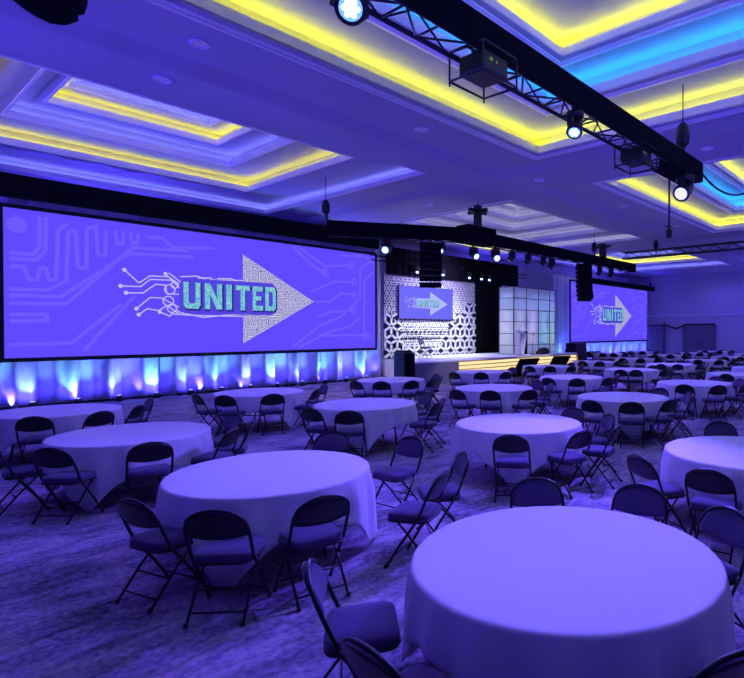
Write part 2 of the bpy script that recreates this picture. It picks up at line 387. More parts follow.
BG=[[[-5.88,0.8],[-5.43,0.8],[-5.29,1.0],[-5.28,1.82]],[[-5.88,0.65],[-5.36,0.66],[-5.16,0.93],[-5.14,1.81]],[[-5.88,0.44],[-5.61,0.47],[-5.53,0.11],[-5.34,0.12],[-5.29,0.45],[-5.15,0.46],[-5.1,0.14],[-4.93,0.15],[-4.88,1.52],[-4.69,1.72]],[[-5.89,-0.16],[-5.11,-0.14],[-4.7,0.14],[-4.65,1.54],[-4.48,1.56],[-4.44,0.54],[-4.23,0.52],[-4.22,1.66],[-4.08,1.75]],[[-5.89,-0.32],[-4.82,-0.31],[-3.17,1.08],[-1.35,1.15]],[[-5.89,-0.54],[-4.7,-0.5],[-3.08,1.26],[-1.56,1.33]],[[-5.89,-0.83],[-5.15,-0.81],[-5.12,-0.98],[-5.89,-1.01]],[[-5.9,-1.63],[-4.6,-1.61],[-3.4,-0.48]],[[-4.29,-1.81],[-3.05,-0.23]],[[-4.0,1.79],[-3.96,0.96],[-3.78,0.95],[-3.75,1.68]],[[-3.52,1.69],[-3.48,1.34],[-3.33,1.33],[-3.31,1.69]],[[-3.13,1.69],[-3.1,1.41],[-2.95,1.41],[-2.93,1.67]],[[-2.63,1.63],[-2.25,1.66],[-1.96,1.39],[-0.71,1.52]],[[2.21,1.88],[3.06,1.25],[3.58,1.03]],[[2.49,1.88],[3.58,1.3],[4.78,1.45]],[[2.98,0.26],[3.97,0.72],[4.94,0.76]],[[2.19,-1.86],[3.27,-1.08],[4.28,-0.7],[5.24,0.1],[5.25,1.31],[5.72,1.68],[5.9,1.68]],[[2.47,-1.87],[3.73,-1.32],[4.77,-1.07],[5.24,-0.68]],[[3.05,-0.13],[3.81,-0.1],[4.31,0.26],[4.94,0.23]],[[3.34,-1.46],[4.6,-1.44],[5.62,-1.47]],[[5.44,-1.69],[5.45,0.83],[5.89,1.22]],[[4.29,1.8],[5.46,1.9],[5.9,1.75]],[[3.2,-0.72],[3.81,-0.51],[4.94,-0.41]]]
FG=[[[-3.3,0.57],[-2.92,0.2],[-2.61,0.44],[-2.1,0.45],[-1.75,0.22]],[[-3.4,0.08],[-2.87,0.09],[-2.61,0.33],[-2.02,0.35],[-1.8,0.16]],[[-3.26,-0.12],[-2.81,-0.1],[-2.46,0.19],[-2.18,0.18],[-2.14,-0.09],[-1.8,-0.09]],[[-2.99,-0.59],[-2.62,-0.23],[-2.3,-0.23],[-1.8,-0.5]],[[-2.93,-0.77],[-2.7,-0.58],[-2.38,-0.63],[-2.14,-0.46],[-1.8,-0.72]],[[-2.18,0.54],[-1.76,0.1]],[[-2.08,0.57],[-1.73,0.3]],[[-2.35,-0.67],[-2.06,-0.8],[-1.97,-0.66]],[[-1.73,0.48],[-1.23,0.54],[-0.95,0.44],[0.28,0.5]],[[-1.21,0.48],[-0.81,0.51],[-0.63,0.39],[0.28,0.43]],[[-1.97,-0.73],[-1.22,-0.76],[0.27,-0.76]],[[-1.73,-0.68],[-1.04,-0.82],[-0.31,-0.73],[0.27,-0.69]],[[-0.58,0.51],[-0.11,0.53],[0.08,0.46]],[[-1.86,-0.61],[-1.73,-0.68]]]
NODE=[(-3.3, 0.57), (-3.4, 0.08), (-3.26, -0.12), (-2.99, -0.59), (-2.93, -0.77), (-2.35, -0.67), (-2.18, 0.54)]
NODE2=[(3.58, 1.03), (4.94, 0.76), (4.78, 1.45), (4.94, 0.23), (5.62, -1.47), (4.94, -0.41)]

def ribbon(mb, pts, wd, y):
    # flat printed line with round ends, drawn in x/z
    for (ax, az), (bx, bz) in zip(pts[:-1], pts[1:]):
        dx, dz = bx - ax, bz - az; l = math.hypot(dx, dz) or 1; nx, nz = -dz / l * wd / 2, dx / l * wd / 2
        mb.add([(ax + nx, y, az + nz), (bx + nx, y, bz + nz), (bx - nx, y, bz - nz), (ax - nx, y, az - nz)], [(0, 1, 2, 3)])
    for x, z in pts:
        mb.add([(x + wd / 2 * math.cos(k * math.pi / 4), y, z + wd / 2 * math.sin(k * math.pi / 4)) for k in range(8)], [tuple(range(8))])
def disc(mb, x, z, r, y, hole=0):
    n = 14
    if hole:
        mb.add([(x + q * math.cos(k * 2 * math.pi / n), y, z + q * math.sin(k * 2 * math.pi / n)) for q in (r, hole) for k in range(n)], [(k, (k + 1) % n, n + (k + 1) % n, n + k) for k in range(n)])
    else: mb.add([(x + r * math.cos(k * 2 * math.pi / n), y, z + r * math.sin(k * 2 * math.pi / n)) for k in range(n)], [tuple(range(n))])

# block letters on a 1 x 1 cell: outline polygons
def letter(ch):
    t = .30; c = .14
    if ch == 'U': return [[(0, 1), (t, 1), (t, .28), (t + .06, .2), (1 - t - .06, .2), (1 - t, .28), (1 - t, 1), (1, 1), (1, c), (1 - c, 0), (c, 0), (0, c)]]
    if ch == 'N': return [[(0, 0), (0, 1), (.32, 1), (.70, .42), (.70, 1), (1, 1), (1, 0), (.68, 0), (.30, .58), (.30, 0)]]
    if ch == 'I': return [[(0, 0), (0, 1), (1, 1), (1, 0)]]
    if ch == 'T': return [[(0, 1), (1, 1), (1, .8), (.66, .8), (.66, 0), (.34, 0), (.34, .8), (0, .8)]]
    if ch == 'E': return [[(0, 0), (0, 1), (1, 1), (1, .8), (.34, .8), (.34, .6), (.85, .6), (.85, .41), (.34, .41), (.34, .2), (1, .2), (1, 0)]]
    if ch == 'D': return [[(0, 0), (0, 1), (.34, 1), (.34, 0)], [(.34, 1), (1 - c, 1), (1, 1 - c), (1, c), (1 - c, 0), (.34, 0), (.34, .2), (.62, .2), (.7, .28), (.7, .72), (.62, .8), (.34, .8)]]
WORD = [('U', -1.66, .52), ('N', -1.00, .56), ('I', -.30, .19), ('T', 0.02, .50), ('E', .62, .38), ('D', 1.09, .40)]
def build_graphic(root):
    b = MB()
    for l in BG: ribbon(b, l, .10, -.012)
    for x, z in NODE2: disc(b, x, z, .17, -.013, .09)
    disc(b, -5.75, 1.55, .22, -.013)
    b.build('pale_trace_pattern', M_SCRBG, root, recalc=False)
    f = MB()
    for l in FG: ribbon(f, l, .035, -.020)
    for x, z in NODE: disc(f, x, z, .06, -.021)
    for x, z, r in ((-2.06, .05, .17), (-2.1, -.32, .17), (-2.0, -.55, .15), (-1.92, .2, .12)): disc(f, x, z, r, -.021, r - .035)
    f.build('circuit_lines', M_SCRFG, root, recalc=False)
    MB().add([(.28, -.016, 1.42), (3.06, -.016, -.13), (.29, -.016, -1.71)], [(0, 1, 2)]).build('circuit_arrow', M_CIRCUIT, root, recalc=False)
    P = [(-1.78, .27), (-1.62, .45), (1.36, .47), (1.50, .33), (1.50, -.56), (1.34, -.70), (-1.62, -.70), (-1.78, -.56)]
    MB().add([(x, -.026, z) for x, z in P], [tuple(range(8))]).build('word_panel', M_PANEL, root, recalc=False)
    lt = MB(); ol = MB()
    for ch, x0, wd in WORD:
        for poly in letter(ch):
            lt.add([(x0 + u * wd, -.034, -.54 + v * .86) for u, v in poly], [tuple(range(len(poly)))])
            q = [(x0 + u * wd + (u - .5) * .06 + .03, -.030, -.54 + v * .86 + (v - .5) * .06 - .03) for u, v in poly]
            ol.add(q, [tuple(range(len(poly)))])
    ol.build('word_shadow', M_DARKLINE, root, recalc=False)
    lt.build('word_lettering', M_LETTER, root, recalc=False)

def screen(loc, wd, ht, label, mt=M_SCREEN, gs=None, e=.11):
    t = empty('projection_screen', loc); tag(t, label, 'screen')
    MB().box(-wd / 2, wd / 2, 0, .04, -ht / 2, ht / 2).build('image_surface', mt, t)
    MB().box(-wd / 2 - e, wd / 2 + e, .005, .07, ht / 2, ht / 2 + e).box(-wd / 2 - e, wd / 2 + e, .005, .07, -ht / 2 - e, -ht / 2).box(-wd / 2 - e, -wd / 2, .005, .07, -ht / 2 - .01, ht / 2 + .01).box(wd / 2, wd / 2 + e, .005, .07, -ht / 2 - .01, ht / 2 + .01).build('black_border', M_SCRBORD, t)
    return t
s1 = screen((9.22, 19.45, 3.37), 12.05, 3.98, 'large violet projection screen on the left showing UNITED in a circuit arrow')
build_graphic(s1)
s2 = screen((36.95, 19.45, 3.37), 11.7, 3.98, 'violet projection screen right of the stage showing UNITED in a circuit arrow')
for c in s1.children:
    if c.name.split('.')[0] in ('image_surface', 'black_border'): continue
    d = c.copy(); COL.objects.link(d); d.parent = s2; d.scale = (.965, 1, 1)
s3 = screen((18.47, 19.62, 3.42), 3.46, 1.50, 'small pale blue screen on the lattice wall showing the UNITED arrow', M_SCRMID, e=.02)
for c in s1.children:
    nm = c.name.split('.')[0]
    if nm in ('image_surface', 'black_border', 'pale_trace_pattern'): continue
    d = c.copy(); COL.objects.link(d); d.parent = s3; d.scale = (.43, 1, .36); d.location = (.05, 0, .04)
    if nm == 'circuit_arrow': d.data = c.data.copy(); d.data.materials[0] = M_ARROWP
    if nm == 'word_panel': d.data = c.data.copy(); d.data.materials[0] = M_ARROWP

# uplights at the foot of the drapes
def uplight(x, y, label, en, col, tx=0):
    t = empty('floor_uplight', (x, y, 0)); tag(t, label, 'uplight', 'uplights on the floor below the drapes')
    MB().lathe([(.07, .02), (.075, .03), (.075, .16), (.05, .18)], 16).build('body', M_METAL, t)
    MB().lathe([(.055, .181), (.055, .19)], 16).build('lens', M_LENSD, t)
    MB().box(-.09, .09, -.05, .05, 0, .02).box(-.09, -.08, -.02, .02, 0, .13).box(.08, .09, -.02, .02, 0, .13).build('yoke', M_METAL, t)
    spot('lamp', (0, 0, .21), (tx, 19.75 - y, 1.1), en, col, 80, 1.0, .02, t)
    spot('lamp', (.02, -.02, .21), (tx, 19.75 - y, .5), 45, (.06, .045, 1.0), 150, 1.0, .03, t)  # added wide blue lamp, fills the drape between the streaks
ORDW = ['first', 'second', 'third', 'fourth', 'fifth', 'sixth', 'seventh', 'eighth', 'ninth', 'tenth', 'eleventh', 'twelfth', 'thirteenth']
UPC = [(.22, .85, 1.0), (.26, .58, 1.0), (.20, .75, 1.0), (.30, .55, 1.0)]
for i in range(13):
    x = 2.75 + i * 1.0
    uplight(x, 19.40, '%s uplight from the left, on the floor under the left screen drape' % ORDW[i], [95, 60, 85, 70][i % 4], UPC[i % 4])
for i in range(12):
    x = 30.2 + i * 1.14
    uplight(x, 19.40, '%s uplight from the left, on the floor under the right screen drape' % ORDW[i], 60, UPC[i % 4])

# added hidden blue lamp bars behind the screens' lower edge, tinting the drapes
for x0, x1, nm in ((2.6, 7.0, 'left part of the left'), (7.4, 11.6, 'middle of the left'), (11.9, 16.0, 'right part of the left'), (29.8, 34.0, 'left part of the right'), (34.4, 38.6, 'middle of the right'), (39.0, 43.2, 'right part of the right')):
    t = empty('added_batten', (x0, 19.6, 0)); tag(t, 'added low blue light batten tinting the drape, ' + nm + ' screen drape', 'added batten light')
    L_ = x1 - x0
    MB().box(0, L_, -.03, .03, .02, .08).build('bar', M_METAL, t)
    MB().box(.1, .16, -.05, .05, 0, .02).box(L_ - .16, L_ - .1, -.05, .05, 0, .02).build('feet', M_METAL, t)
    for k in range(3): spot('lamp', (L_ * (k + .5) / 3, 0, .10), (L_ * (k + .5) / 3, .10, 4.0), 420, (.03, .02, 1.0), 70, .9, .05, t)
# ================================================================== STAGE
st = empty('stage', (14.15, 15.7, 0)); tag(st, 'raised white stage with glowing amber striped front', 'stage')
W, D, HZ = 12.0, 3.85, .92
outline = [(0, 0), (W - .55, 0)] + [(W - .55 + .55 * math.sin(a * math.pi / 16), .55 - .55 * math.cos(a * math.pi / 16)) for a in range(1, 9)] + [(W, D), (3.3, D)]
MB().prism(outline, HZ - .06, HZ, 'z').build('deck', M_DECK, st)
inner = [(.0, .08), (W - .6, .08)] + [(W - .6 + .5 * math.sin(a * math.pi / 16), .58 - .5 * math.cos(a * math.pi / 16)) for a in range(1, 9)] + [(W - .1, D), (3.32, D)]
MB().prism(inner, 0, HZ - .061, 'z').build('base', M_FASCIA, st)
MB().box(0, 2.35, -.03, .05, 0, HZ - .075).build('skirt_panel', M_FASCIA, st)
mat('glowing amber wood end', (.75, .45, .2), .5, emit=(1, .45, .12), es=.35)  # wood colour with a faint glow set in the material
for k in range(5):
    z0 = .05 + k * .163; yo = -.02 - .025 * (4 - k); hh = .118
    js = [2.42, 4.0, 6.2, 8.3, 10.1, W - .55] if k % 2 else [2.42, 5.0, 7.1, 9.2, W - .55]
    for x0, x1 in zip(js[:-1], js[1:]):
        MB().box(x0, x1 - .03, yo, .06, z0, z0 + hh).build('backlit_strip', M_STEP, st)
    cv = MB(); ro = .55 + (4 - k) * .025
    for a in range(8):
        p = [(W - .55 + ro * math.sin(q * math.pi / 16), .55 - ro * math.cos(q * math.pi / 16)) for q in (a, a + 1)]
        pi_ = [(W - .55 + .45 * math.sin(q * math.pi / 16), .55 - .45 * math.cos(q * math.pi / 16)) for q in (a, a + 1)]
        cv.prism([p[0], p[1], pi_[1], pi_[0]], z0, z0 + hh, 'z')
    cv.build('rounded_end_strip', bpy.data.materials['glowing amber wood end'], st)
# amber wooden rails between the strips
rl = MB()
for k in range(6): rl.box(2.4, W - .5, -.015 - .025 * max(0, 4 - k), .05, (.0 if k == 0 else .05 + k * .163 - .045), (.05 + k * .163))
rl.build('wooden_rail', M_RAIL, st)

# lattice wall (rhombille pattern of white bars)
lw = empty('lattice_wall', (16.0, 19.74, .92)); tag(lw, 'white geometric lattice wall at the back of the stage', 'lattice screen')
LW, LH = 6.0, 3.75
def clipseg(a, b, x0, x1, z0, z1):
    t0, t1 = 0, 1; dx, dz = b[0] - a[0], b[1] - a[1]
    for p, q in ((-dx, a[0] - x0), (dx, x1 - a[0]), (-dz, a[1] - z0), (dz, z1 - a[1])):
        if abs(p) < 1e-9:
            if q < 0: return None
        else:
            r = q / p
            if p < 0: t0 = max(t0, r)
            else: t1 = min(t1, r)
    if t0 >= t1: return None
    return ((a[0] + dx * t0, a[1] + dz * t0), (a[0] + dx * t1, a[1] + dz * t1))
def rhombille(mb, x0, x1, z0, z1, s, wd, y0, y1, keep=lambda x, z: True):
    h = s * math.sqrt(3); seen = set()
    for j in range(-2, int((z1 - z0) / (1.5 * s)) + 3):
        for i in range(-2, int((x1 - x0) / h) + 3):
            cx = x0 + (i + .5 * (j % 2)) * h; cz = z0 + j * 1.5 * s
            P = [(cx + s * math.sin(k * math.pi / 3), cz + s * math.cos(k * math.pi / 3)) for k in range(6)]
            segs = [(P[k], P[(k + 1) % 6]) for k in range(6)] + [((cx, cz), P[k]) for k in (1, 3, 5)]
            for a, b in segs:
                key = tuple(sorted([(round(a[0], 2), round(a[1], 2)), (round(b[0], 2), round(b[1], 2))]))
                if key in seen: continue
                seen.add(key)
                if not keep((a[0] + b[0]) / 2, (a[1] + b[1]) / 2): continue
                c = clipseg(a, b, x0, x1, z0, z1)
                if not c: continue
                a, b = c; dx, dz = b[0] - a[0], b[1] - a[1]; l = math.hypot(dx, dz)
                if l < .01: continue
                nx, nz = -dz / l * wd / 2, dx / l * wd / 2; ex, ez = dx / l * wd * .3, dz / l * wd * .3
                mb.prism([(a[0] + nx - ex, a[1] + nz - ez), (b[0] + nx + ex, b[1] + nz + ez), (b[0] - nx + ex, b[1] - nz + ez), (a[0] - nx - ex, a[1] - nz - ez)], y0, y1, 'y')
def coarse(x, z):
    # stepped area low at both ends
    return z < .45 or (x < 1.0 and z < 1.55) or (x < .55 and z < 2.0) or (x > 4.55 and z < 2.1) or (x > 4.0 and z < 1.6) or (x > 5.3 and z < 2.6) or (x > 3.6 and z < 1.0)
big = MB(); rhombille(big, 0, LW, 0, LH, .40, .10, -.05, 0, coarse); big.build('coarse_lattice', M_LATT, lw)
sm = MB(); rhombille(sm, 0, LW, 0, LH, .155, .052, -.01, .02, lambda x, z: not coarse(x, z)); sm.build('fine_lattice', M_LATT, lw)
M_LBACK = mat('dark lattice backing', (.05, .03, .10), .8, noise=(5, .5))
MB().box(0, LW, .06, .08, 0, LH).build('backing_board', M_LBACK, lw)
tag(MB().box(15.95, 18.0, 19.68, 19.8, 0, .84).build('masking_panel', M_WALL), 'plain pale panel beside the stage below the lattice wall', 'panel')

# glowing tower
tw = empty('light_tower', (22.12, 17.2, .921)); tag(tw, 'tall glowing frosted panel tower standing on the stage', 'stage set')
TW, TD, TH = 3.72, .95, 3.42
cols = [0, 1.06, 2.12, 3.18, TW]; rows = [0, .45, 1.05, 1.65, 2.25, 2.85, TH]
for i in range(4):
    for j in range(6):
        MB().box(cols[i] + .02, cols[i + 1] - .02, 0, .012, rows[j] + .02, rows[j + 1] - .02).build('front_panel', M_FROST, tw)
for j in range(6):
    MB().box(0, .012, .04, TD - .02, rows[j] + .02, rows[j + 1] - .02).build('side_panel', M_FROST, tw)
fr = MB()
for x in cols: fr.box(x - .02, x + .02, -.015, .03, 0, TH)
for z in rows: fr.box(-.02, TW + .02, -.012, .028, z - .015, z + .015).box(-.012, .028, 0, TD, z - .015, z + .015)
fr.box(-.02, .02, TD - .03, TD, 0, TH).build('frame', mat('grey tower frame', (.10, .12, .16), .5, metal=.4), tw)
MB().box(0, TW, 0.0, TD, TH, TH + .012).build('light_stop_top', M_WALL, tw)  # added lid, keeps the tower lamps off the ceiling
MB().box(0, TW, TD, TD + .02, 0, TH).build('back_panel', M_WALL, tw)
MB().box(TW - .012, TW, 0.03, TD, 0, TH).build('end_panel', M_WALL, tw)
def glow(loc, e, c):
    l = bpy.data.lights.new('lamp', 'POINT'); l.energy = e; l.color = c; l.shadow_soft_size = .03
    o = bpy.data.objects.new('lamp', l); COL.objects.link(o); o.location = loc; o.parent = tw
for x, c, e in ((.53, (.80, .72, 1), 1.1), (1.59, (1.0, .62, .70), 1.0), (2.65, (.30, 1.0, .85), 1.3), (3.45, (.60, 1.0, .45), .8)):
    for z, q in ((.62, 3.2), (.90, 3.4), (1.22, 2.8), (1.60, 2.0), (2.05, 1.2)): glow((x, .13, z), e * q, c)
for z, q in ((.62, 3.2), (.90, 3.4), (1.22, 2.8), (1.60, 2.0), (2.05, 1.2)): glow((.13, .48, z), q, (1.0, .85, .35))
for x in (.5, 1.9, 3.2):
    spot('lamp', (x, .5, TH - .05), (x, .3, 0), 95, (.30, .45, 1), 130, .6, .1, tw)

# lectern, wedge, monitors
lc = empty('lectern', (21.55, 16.35, .921)); tag(lc, 'slim white tapered lectern on the stage before the glowing tower', 'lectern')
MB().add([(-.12, -.12, .02), (.12, -.12, .02), (.12, .12, .02), (-.12, .12, .02), (-.28, -.2, 1.05), (.28, -.2, 1.05), (.28, .2, 1.2), (-.28, .2, 1.2)], [(0, 3, 2, 1), (4, 5, 6, 7), (0, 1, 5, 4), (1, 2, 6, 5), (2, 3, 7, 6), (3, 0, 4, 7)]).build('column', M_WHITE, lc, bevel=.01)
MB().box(-.2, .2, -.16, .16, 0, .02).build('foot', M_METAL, lc)
MB().box(.285, .30, -.2, .2, .05, 1.15).build('dark_edge', M_METAL, lc)
MB().tube([(.05, .1, 1.15), (.06, .08, 1.35), (.05, -.02, 1.45)], .008).build('microphone', M_METAL, lc)
wd = empty('stage_wedge', (23.2, 16.2, .921)); tag(wd, 'small black monitor wedge on the stage right of the lectern', 'speaker')
MB().prism([(-.2, 0), (.22, 0), (.22, .12), (-.05, .32), (-.2, .25)], -.3, .3, 'x').build('cabinet', M_METAL, wd, bevel=.01)
MB().add([(-.27, -.185, .26), (.27, -.185, .26), (.27, -.06, .325), (-.27, -.06, .325)], [(0, 1, 2, 3)]).build('grille', M_BLACK, wd, loc=(0, -.006, .004))
ms_ = empty('microphone_stand', (22.35, 16.2, .921)); tag(ms_, 'thin microphone stand beside the white lectern', 'microphone stand')
MB().lathe([(.12, 0), (.12, .015), (.01, .03)], 16).build('base', M_METAL, ms_)
MB().tube([(0, 0, .02), (0, 0, .75), (-.06, -.1, .95)], .01).build('pole', M_METAL, ms_)
MB().tube([(-.06, -.1, .95), (-.09, -.15, 1.02)], .025).build('microphone', M_METAL, ms_)

def confidence(x, y, rz, label, z=.30, ht=.66):
    t = empty('confidence_monitor', (x, y, 0), rz); tag(t, label, 'monitor', 'black monitors tilted up in front of the stage')
    M = Matrix.Translation((0, 0, z)) @ Matrix.Rotation(R(34), 4, 'X')
    MB().box(-.62, .62, -.03, .03, 0, ht, M=M).build('display', M_BLACK, t, bevel=.01)
    MB().box(-.2, .2, -.06, -.03, .12, ht * .75, M=M).build('rear_housing', M_BLACK, t)
    q = MB()
    for s in (-.4, .4):
        q.tube([(s, -.22, z + .38), (s, .30, .01)], .02).tube([(s, 0, z + .02), (s, -.4, .01)], .02).tube([(s, .3, .01), (s, -.4, .01)], .018)
    q.build('stand', M_METAL, t)
confidence(19.95, 15.1, R(-8), 'left one of two black monitors tilted in front of the glowing stage', .06, .98)
confidence(22.75, 15.0, R(-8), 'right one of two black monitors tilted in front of the glowing stage', .40, .58)

sp = empty('loudspeaker_cabinet', (13.85, 15.95, 0)); tag(sp, 'tall black loudspeaker cabinet at the left end of the stage', 'speaker')
MB().box(-.26, .26, -.3, .3, 0, 1.3).build('cabinet', M_METAL, sp, bevel=.02)
MB().box(-.23, .23, -.315, -.3, .05, 1.25).build('grille', M_BLACK, sp)
MB().box(-.15, .15, -.2, .2, 1.3, 1.38).build('top_plate', M_METAL, sp)
rc = empty('road_case', (27.75, 17, 0)); tag(rc, 'tall black road case on the floor past the right end of the stage', 'case')
MB().box(-.65, .65, -.35, .35, .1, 1.05).build('body', M_METAL, rc, bevel=.02)
MB().box(-.6, .6, -.33, .33, 1.055, 1.4).build('lid', M_METAL, rc, bevel=.02)
MB().box(-.655, .655, -.355, .355, 1.03, 1.055).build('edge_band', M_TRUSS, rc)
for sx in (-.5, .5):
    for sy in (-.25, .25): MB().lathe([(.05, 0), (.05, .099)], 12, (sx, sy, 0)).build('caster', M_METAL, rc)
rc = empty('mixing_console', (30.3, 17.2, 0)); tag(rc, 'low black console with a raised back before the right screen drape', 'console')
MB().box(-.8, .8, -.3, .3, .5, .6).build('desk_top', M_METAL, rc)
MB().prism([(-.3, .6), (.3, .6), (.3, .82), (.1, .85)], -.7, .7, 'x').build('sloped_panel', M_METAL, rc)
for sx in (-.72, .72):
    for sy in (-.25, .25): MB().box(sx - .025, sx + .025, sy - .025, sy + .025, 0, .5).build('leg', M_METAL, rc)

# dark booth and swag at the right wall
bt = empty('black_booth', (XR - .35, 18.95, 0)); tag(bt, 'dark draped booth against the right wall beside the right screen', 'booth')
MB().box(-.3, .32, -.62, .62, 0, 2.5).build('body', M_DOOR, bt, bevel=.02)
MB().box(-.34, .33, -.66, .66, 2.5, 2.6).build('top', M_METAL, bt)
MB().lathe([(.06, 0), (.06, .35), (.03, .4)], 10, (-.2, -.72, 2.45)).build('end_post', M_METAL, bt)
sw = MB(); pts = []
for k in range(17):
    t = k / 16; pts.append((XR - .12, 18.2 - t * 1.5, 2.62 - .30 * math.sin(math.pi * t) ** 1.0))
for k in range(9): pts.append((XR - .14, 16.7 - k * .3, 2.62))
tag(sw.tube(pts, .05).build('wall_swag', M_BLACK), 'dark swag hanging from the booth to the door in the right wall', 'swag')

# ================================================================== TRUSSES
def box_truss(name, p0, p1, zb, zt, wd, label, mt=M_TRUSS, cover=None, step=.5, r=.025, rw=.012, cov_mat=None):
    p0, p1 = Vector((*p0, 0)), Vector((*p1, 0)); d = (p1 - p0); L = d.length; ang = math.atan2(d.y, d.x)
    t = empty(name, (p0.x, p0.y, 0), ang); tag(t, label, 'truss')
    c = MB()
    for y in (-wd / 2, wd / 2):
        for z in (zb, zt): c.tube([(0, y, z), (L, y, z)], r)
    c.build('chord', mt, t)
    wb = MB(); n = max(1, int(L / step)); s = L / n
    for i in range(n):
        a, b = i * s, (i + 1) * s
        if i % 2: a, b = b, a
        for y in (-wd / 2, wd / 2): wb.tube([(a, y, zb), (b, y, zt)], rw, 6)
        for z in (zb, zt): wb.tube([(a, -wd / 2, z), (b, wd / 2, z)], rw, 6)
        wb.tube([(i * s, -wd / 2, zb), (i * s, wd / 2, zb)], rw, 6)
    wb.build('lacing', mt, t)
    if cover: cover(t, L, wd, zb, zt)
    return t
def cov1(t, L, wd, zb, zt):
    # black cloth over the side facing the room and the top
    MB().box(0, L, -wd / 2 - .05, -wd / 2 - .03, zb - .03, zt + .03).box(0, L, -wd / 2 - .05, wd / 2 + .03, zt + .03, zt + .05).box(L + .03, L + .05, -wd / 2 - .05, wd / 2 + .05, zb - .03, zt + .05).box(L - .95, L + .03, wd / 2 + .03, wd / 2 + .05, zb - .03, zt + .05).box(L - 1.4, L, -wd / 2 - .04, wd / 2 + .03, zb - .05, zb - .03).build('black_cover', M_BLACK, t)
def cov_full(t, L, wd, zb, zt):
    MB().box(-.03, L + .03, -wd / 2 - .04, -wd / 2 - .03, zb - .03, zt + .03).box(-.03, L + .03, -wd / 2 - .04, wd / 2 + .04, zt + .03, zt + .04).box(-.03, -.02, -wd / 2, wd / 2, zb, zt).box(L + .02, L + .03, -wd / 2, wd / 2, zb, zt).build('black_cover', M_BLACK, t)
T1 = box_truss('lighting_truss', (-1.0, 3.90), (10.5, 3.90), 4.95, 5.22, .34, 'long black covered lighting truss overhead, nearest the camera', cover=cov1, step=.42)
T2a = box_truss('lighting_truss', (10.3, 15.5), (14.3, 12.75), 5.14, 5.55, .34, 'angled black truss section over the left part of the room near the stage', cover=cov_full)
T2b = box_truss('lighting_truss', (14.6, 12.60), (25.9, 12.60), 5.06, 5.42, .34, 'long black covered truss running across in front of the stage', cover=cov_full)
tag(MB().box(13.5, 14.9, 12.35, 12.95, 5.04, 5.62).build('truss_corner_block', M_BLACK, bevel=.02), 'black covered corner block joining the two stage truss sections', 'truss')
T3 = box_truss('lattice_truss', (25.6, 12.9), (25.6, 1.5), 5.72, 6.02, .3, 'thin open lattice truss crossing the room on the right', step=.4, r=.035, rw=.016, mt=M_TRUSS)
T4 = box_truss('stage_pipe_truss', (14.9, 19.25), (25.95, 19.25), 5.12, 5.32, .2, 'slim black truss above the lattice wall', step=.5, rw=.006, r=.012, mt=M_BLACK)
hg = MB()
for q in (.15, 10.95): hg.tube([(q, 0, 5.3), (q, 0, H)], .012, 6)
for q in (1.2, 3.5, 5.8, 8.1, 10.2): hg.box(q - .02, q + .02, .08, .27, 5.26, 5.32)
hg.build('hanger', M_TRUSS, T4)

def hoist(x, y, ztop, z, label):
    t = empty('chain_hoist', (x, y, z)); tag(t, label, 'hoist', 'chain hoists holding the trusses')
    MB().lathe([(.05, 0), (.12, .06), (.13, .22), (.10, .38), (.05, .45)], 12).build('motor_body', M_METAL, t)
    MB().tube([(0, 0, .44), (0, 0, ztop - z)], .012, 6).tube([(.05, 0, 0), (.09, 0, -.25)], .02, 6).build('chain', M_METAL, t)
    MB().tube([(0, 0, .02), (0, 0, -.18)], .02, 6).build('hook', M_METAL, t)
    return t
hoist(10.1, 3.9, H, 5.50, 'black chain hoist above the right end of the nearest truss')
hoist(10.1, 15.3, H + .25, 5.75, 'black chain hoist on the left end of the angled truss')
hoist(22.1, 12.6, H + .0, 5.65, 'black chain hoist near the right end of the stage truss')
hoist(25.6, 11.2, H - .03, 6.05, 'black chain hoist above the thin lattice truss')
# crossed plate hoist above the corner block
t = empty('rigging_cross', (14.2, 12.6, 5.62)); tag(t, 'black cross shaped rigging bracket on the truss corner block', 'rigging')
MB().box(-.10, .10, -.10, .10, 0, .75).build('post', M_METAL, t); MB().box(-.42, .42, -.05, .05, .48, .6).box(-.05, .05, -.42, .42, .48, .6).build('cross_arm', M_METAL, t)
MB().tube([(0, 0, .7), (0, 0, .86)], .015, 6).build('chain', M_METAL, t)
t = empty('rigging_cross', (22.9, 12.6, 5.44)); tag(t, 'black cross shaped rigging bracket near the right end of the stage truss', 'rigging')
MB().box(-.12, .12, -.12, .12, 0, .7).build('post', M_METAL, t); MB().box(-.4, .4, -.05, .05, .5, .6).box(-.05, .05, -.4, .4, .5, .6).build('cross_arm', M_METAL, t)

